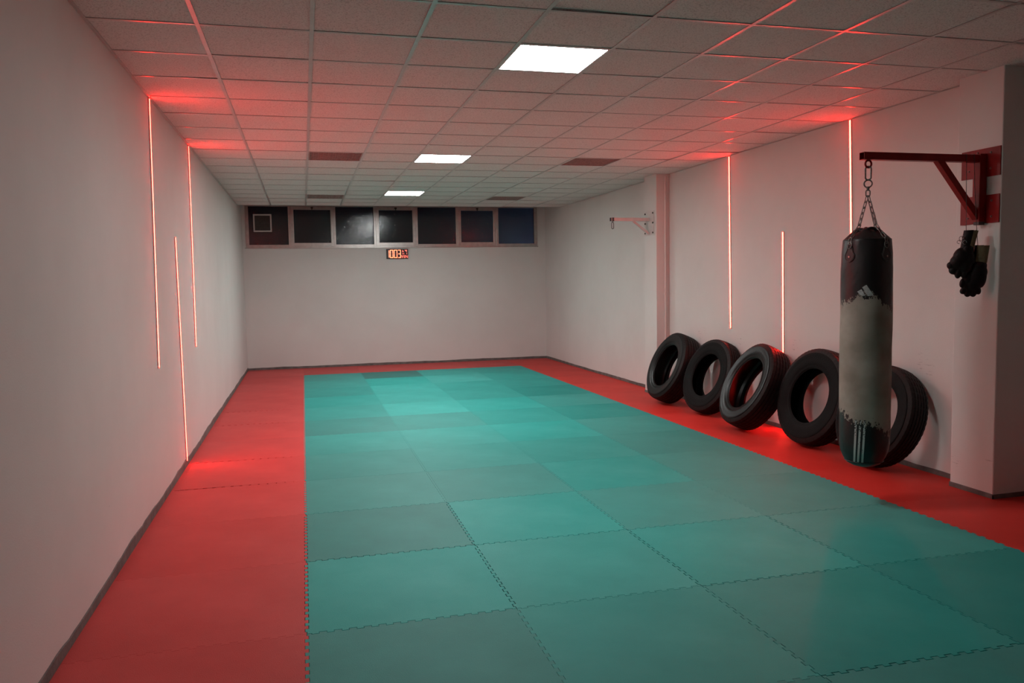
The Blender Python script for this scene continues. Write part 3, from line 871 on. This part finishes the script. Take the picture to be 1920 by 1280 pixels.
# hanging gear
b = BM(); tube(b, link_pts((0, 0, 2.293-ZS), .036, .090, plane='xz'), .0055, 10, closed=True); obj('snap_hook', b, M['chain'], bag, smooth=True)
b = BM(); tube(b, link_pts((0, 0, 2.222-ZS), .050, .050, plane='xz', n=24), .0050, 10, closed=True); obj('ring', b, M['chain'], bag, smooth=True)
b = BM(); tube(b, [(0, 0, z-ZS) for z in (2.203, 2.195, 2.185, 2.175)], [.010, .012, .008, .006], 10); tube(b, link_pts((0, 0, 2.158-ZS), .026, .044), .0042, 8, closed=True); obj('swivel', b, M['chain'], bag, smooth=True)
for q in range(4):
    an = -PI/2-PI/4+q*PI/2+.05
    d0 = Vector((cos(an), sin(an), 0))
    A = Vector((0, 0, 2.138-ZS))+d0*.004
    Bm = d0*.078+Vector((0, 0, .082)); Cc = d0*.156+Vector((0, 0, -.008)); D = d0*.163+Vector((0, 0, -.055))
    path = [A, Bm, Cc, D]
    # links at even steps along the path
    seg = [(p2-p1).length for p1, p2 in zip(path, path[1:])]; tot = sum(seg); stp = .0405; b = BM(); k = 0; s0 = stp/2
    while s0 < tot-.01:
        acc = 0
        for p1, p2, L_ in zip(path, path[1:], seg):
            if s0 <= acc+L_: pos = p1.lerp(p2, (s0-acc)/L_); dr = (p2-p1).normalized(); break
            acc += L_
        zax = -dr; sd = Vector((-d0.y, d0.x, 0)); nx = sd.cross(zax).normalized()
        tm = Matrix((sd, nx, zax)).transposed()
        tube(b, link_pts(pos, .020, .050, tm, plane='xz' if k % 2 == 0 else 'yz', n=16), .0027, 6, closed=True)
        k += 1; s0 += stp
    obj('chain', b, M['chain'], bag, smooth=True)
    # leather tab with rivet and ring
    def onb(da, z, off):
        for (r0, z0), (r1, z1) in zip(prof, prof[1:]):
            if z1 <= z <= z0: r = r0+(r1-r0)*((z0-z)/(z0-z1+1e-9)); break
        a_ = an+da/r
        f = 1+(.028*cos(4*a_+.6)+.010*sin(9*a_))*max(0, min(1, (z+.16)/.16))+.006*sin(3*a_+z*9)+.004*sin(5*a_-z*15)
        return Vector((r*f*cos(a_)+off*cos(a_), r*f*sin(a_)+off*sin(a_), z))
    b = BM(); outl = []
    for k in range(20):
        w_ = 2*PI*k/20; x = .042*cos(w_)*(1 if sin(w_) < .2 else .72); z = -.108+.052*sin(w_)*(1.0 if sin(w_) < 0 else 1.3)
        outl.append((x, z))
    v1 = [b.verts.new(onb(x, z, .006)) for x, z in outl]; v0 = [b.verts.new(onb(x*1.03, z, -.002)) for x, z in outl]
    c1 = b.verts.new(onb(0, -.108, .007))
    for k in range(20): b.faces.new((v1[k], v1[(k+1) % 20], c1)); b.faces.new((v0[k], v0[(k+1) % 20], v1[(k+1) % 20], v1[k]))
    b2 = BM(); tube(b2, [onb(x*.86, -.108+(z+.108)*.86, .0075) for x, z in outl], .0014, 5, closed=True)
    tb_ = obj('strap_tab', b, M['vinyl'], bag, smooth=True, autosmooth=.8)
    obj('stitching', b2, M['cord'], tb_, smooth=True)
    b = BM(); p = onb(0, -.122, .006); disc(b, p, (cos(an), sin(an), 0), .0065, .003, 12); obj('rivet', b, M['bolt'], tb_)
    b = BM(); pts = [onb(.016*cos(2*PI*k/20), -.045+.022*sin(2*PI*k/20), .010) for k in range(20)]
    tube(b, pts, .0032, 8, closed=True); obj('tab_ring', b, M['chain'], tb_, smooth=True)

# ------------------------------------------------------------------ pair of gloves hung over the bracket arm
def blob(bm, c, r, rot=None):
    m = Matrix.Translation(Vector(c))
    if rot is not None: m = m@Matrix.Rotation(rot, 4, 'Y')
    m = m@Matrix.Diagonal((*r, 1))
    bmesh.ops.create_icosphere(bm, subdivisions=3, radius=1, matrix=m)
def glove(name, loc, label, blobs, cuff, cuff_dark, cords, laces=None):
    t = empty(name, loc, RZ, label=label, cat='glove', group='black training gloves')
    b = BM()
    for c, r, ro in blobs: blob(b, c, r, ro)
    h = obj('hand', b, M['glove'], t, smooth=True)
    md = h.modifiers.new('join', 'REMESH'); md.mode = 'VOXEL'; md.voxel_size = .0035; md.use_smooth_shade = True
    ms = h.modifiers.new('soften', 'SMOOTH'); ms.factor = .5; ms.iterations = 1
    for nm, spec, mt in (('cuff', cuff, M['khaki']), ('cuff_panel', cuff_dark, M['glove'])):
        b = BM(); (xa_, za), (xb, zb_), (ra, rb), (a0, a1) = spec
        n = 22; rings = []
        for i in range(6):
            f = i/5
            cxx, czz = xa_*(1-f)+xb*f, za*(1-f)+zb_*f; rr = ra*(1-f)+rb*f
            row = []
            for thick in (0, -.004):
                for k in range(n+1):
                    w_ = a0+(a1-a0)*k/n
                    row.append(b.verts.new((cxx+(rr+thick)*cos(w_), (rr*.62+thick)*sin(w_), czz)))
            rings.append(row)
        m_ = n+1
        for A, B_ in zip(rings, rings[1:]):
            for k in range(n):
                b.faces.new((A[k], A[k+1], B_[k+1], B_[k])); b.faces.new((A[m_+k], B_[m_+k], B_[m_+k+1], A[m_+k+1]))
            for k in (0, n): b.faces.new((A[k], B_[k], B_[m_+k], A[m_+k]))
        for A in (rings[0], rings[-1]):
            for k in range(n): b.faces.new((A[k], A[k+1], A[m_+k+1], A[m_+k]))
        obj(nm, b, mt, t, smooth=True, autosmooth=.7)
    inv = Matrix.Rotation(-RZ, 3, 'Z')
    for pts in cords:
        b = BM(); tube(b, [inv@(Vector(p)-Vector(loc)) for p in pts], .0022, 6); obj('cord', b, M['cord'], t, smooth=True)
    if laces:
        for c, r in laces:
            b = BM(); tube(b, [(c[0]+r*cos(q*PI/8), c[1]+.004*sin(q), c[2]+r*1.15*sin(q*PI/8)) for q in range(14)], .0020, 6); obj('lace', b, M['lace'], t, smooth=True)
    return t
# origin of each at the top of its cuff; 1 px in the photo is about 4 mm here
def gp(px_, py_, ox, oy, y=0): return ((px_-ox)*.00405, y, -(py_-oy)*.00405)
G1 = (4.545, 4.700, 1.905); G2 = (4.625, 4.668, 1.800)
B1 = []
ox, oy = 1811, 431
for x, y, rx, rz, ry, ro, yy in ((1809, 466, 10, 14, .036, .15, 0), (1802, 476, 15, 17, .038, .35, 0), (1796, 486, 14, 15, .036, .5, 0), (1805, 492, 13, 14, .034, 0, 0),
                                 (1812, 478, 9, 16, .032, -.15, 0),
                                 (1784.5, 492, 7.5, 6.5, .024, .9, .0), (1788, 500, 7.5, 7, .024, .7, -.002), (1795.5, 505, 5.6, 9.5, .023, .1, -.004), (1804.5, 506, 5.4, 9, .023, -.1, -.002),
                                 (1817, 476, 5.5, 15, .024, -.30, .020), (1812.5, 492, 5, 9, .022, -.2, .018)):
    B1.append((gp(x, y, ox, oy, yy), (rx*.00405, ry, rz*.00405), ro))
glove('training_glove', G1, 'black training glove with laces at its cuff, higher of the pair on the bracket', B1,
      (gp(1814, 432, ox, oy)[::2], gp(1808, 463, ox, oy)[::2], (.046, .044), (-1.25, .55)), (gp(1814, 431, ox, oy)[::2], gp(1808, 464, ox, oy)[::2], (.045, .043), (.55, 5.03)),
      [[(4.520, 4.744, 2.437), (4.520, 4.7125, 2.436), (4.520, 4.7115, 2.38), (4.521, 4.709, 2.2), (4.520, 4.700, 1.900), (4.522, 4.700, 1.880)]],
      laces=[(gp(1799, 445, ox, oy, -.030), .014), (gp(1795, 451, ox, oy, -.026), .010), (gp(1804, 452, ox, oy, -.032), .012), (gp(1802, 443, ox, oy, -.033), .009)])
ox, oy = 1833, 458
B2 = []
for x, y, rx, rz, ry, ro, yy in ((1830, 494, 12, 11, .036, 0, 0), (1828, 505, 15, 16, .040, 0, 0), (1825, 517, 15, 18, .040, .1, 0), (1821, 527, 13, 14, .037, 0, 0), (1834, 512, 8, 20, .034, .05, 0),
                                 (1813, 515, 9, 14, .032, .15, -.004), (1812, 528, 9, 12, .03, .1, 0),
                                 (1804.5, 523, 4.6, 8.5, .020, .2, -.012), (1806.5, 537, 5.5, 6.2, .023, .5, 0), (1813, 541.5, 5.4, 6.5, .024, .1, -.003), (1821.5, 541.5, 5.4, 6.5, .024, 0, -.002), (1828.5, 536, 5.2, 8, .024, -.25, 0)):
    B2.append((gp(x, y, ox, oy, yy), (rx*.00405, ry, rz*.00405), ro))
glove('training_glove', G2, 'black training glove with a wide khaki cuff, right and lower one of the pair', B2,
      (gp(1833.5, 459, ox, oy)[::2], gp(1831, 489, ox, oy)[::2], (.047, .043), (-2.35, 1.2)), (gp(1833, 458, ox, oy)[::2], gp(1830.5, 490, ox, oy)[::2], (.046, .043), (1.2, 3.93)),
      [[(4.586, 4.744, 2.437), (4.586, 4.7125, 2.436), (4.586, 4.7115, 2.38), (4.588, 4.704, 2.2), (4.598, 4.690, 1.93), (4.604, 4.682, 1.800), (4.606, 4.680, 1.785)]])

# ------------------------------------------------------------------ light outside, camera, world
w = bpy.data.worlds.new('night'); bpy.context.scene.world = w; w.use_nodes = True
w.node_tree.nodes['Background'].inputs[0].default_value = (.10, .14, .22, 1); w.node_tree.nodes['Background'].inputs[1].default_value = .02
ld = bpy.data.lights.new('yard_lamp', 'POINT'); ld.energy = 34; ld.color = (.45, .62, 1.0); ld.shadow_soft_size = .15
lo = bpy.data.objects.new('yard_lamp', ld); C.objects.link(lo); lo.location = (5.9, 19.5, 2.1)

cam = bpy.data.cameras.new('camera'); co = bpy.data.objects.new('camera', cam); C.objects.link(co)
yaw, pit, rol, foc = .2526, .0744, -.0172, 1506.68
fwd = Vector((sin(yaw)*cos(pit), cos(yaw)*cos(pit), -sin(pit))); r0 = Vector((cos(yaw), -sin(yaw), 0)); u0 = r0.cross(fwd)
rr = r0*cos(rol)+u0*sin(rol); uu = -r0*sin(rol)+u0*cos(rol)
co.matrix_world = Matrix.Translation((0, 0, 1.6009))@Matrix((rr, uu, -fwd)).transposed().to_4x4()
cam.sensor_width = 36; cam.lens = foc*36/1920; cam.clip_start = .05; cam.clip_end = 100
sc = bpy.context.scene; sc.camera = co
sc.view_settings.view_transform = 'Standard'; sc.view_settings.look = 'None'; sc.view_settings.gamma = 1
sc.view_settings.use_curve_mapping = False; sc.view_settings.exposure = 0.0
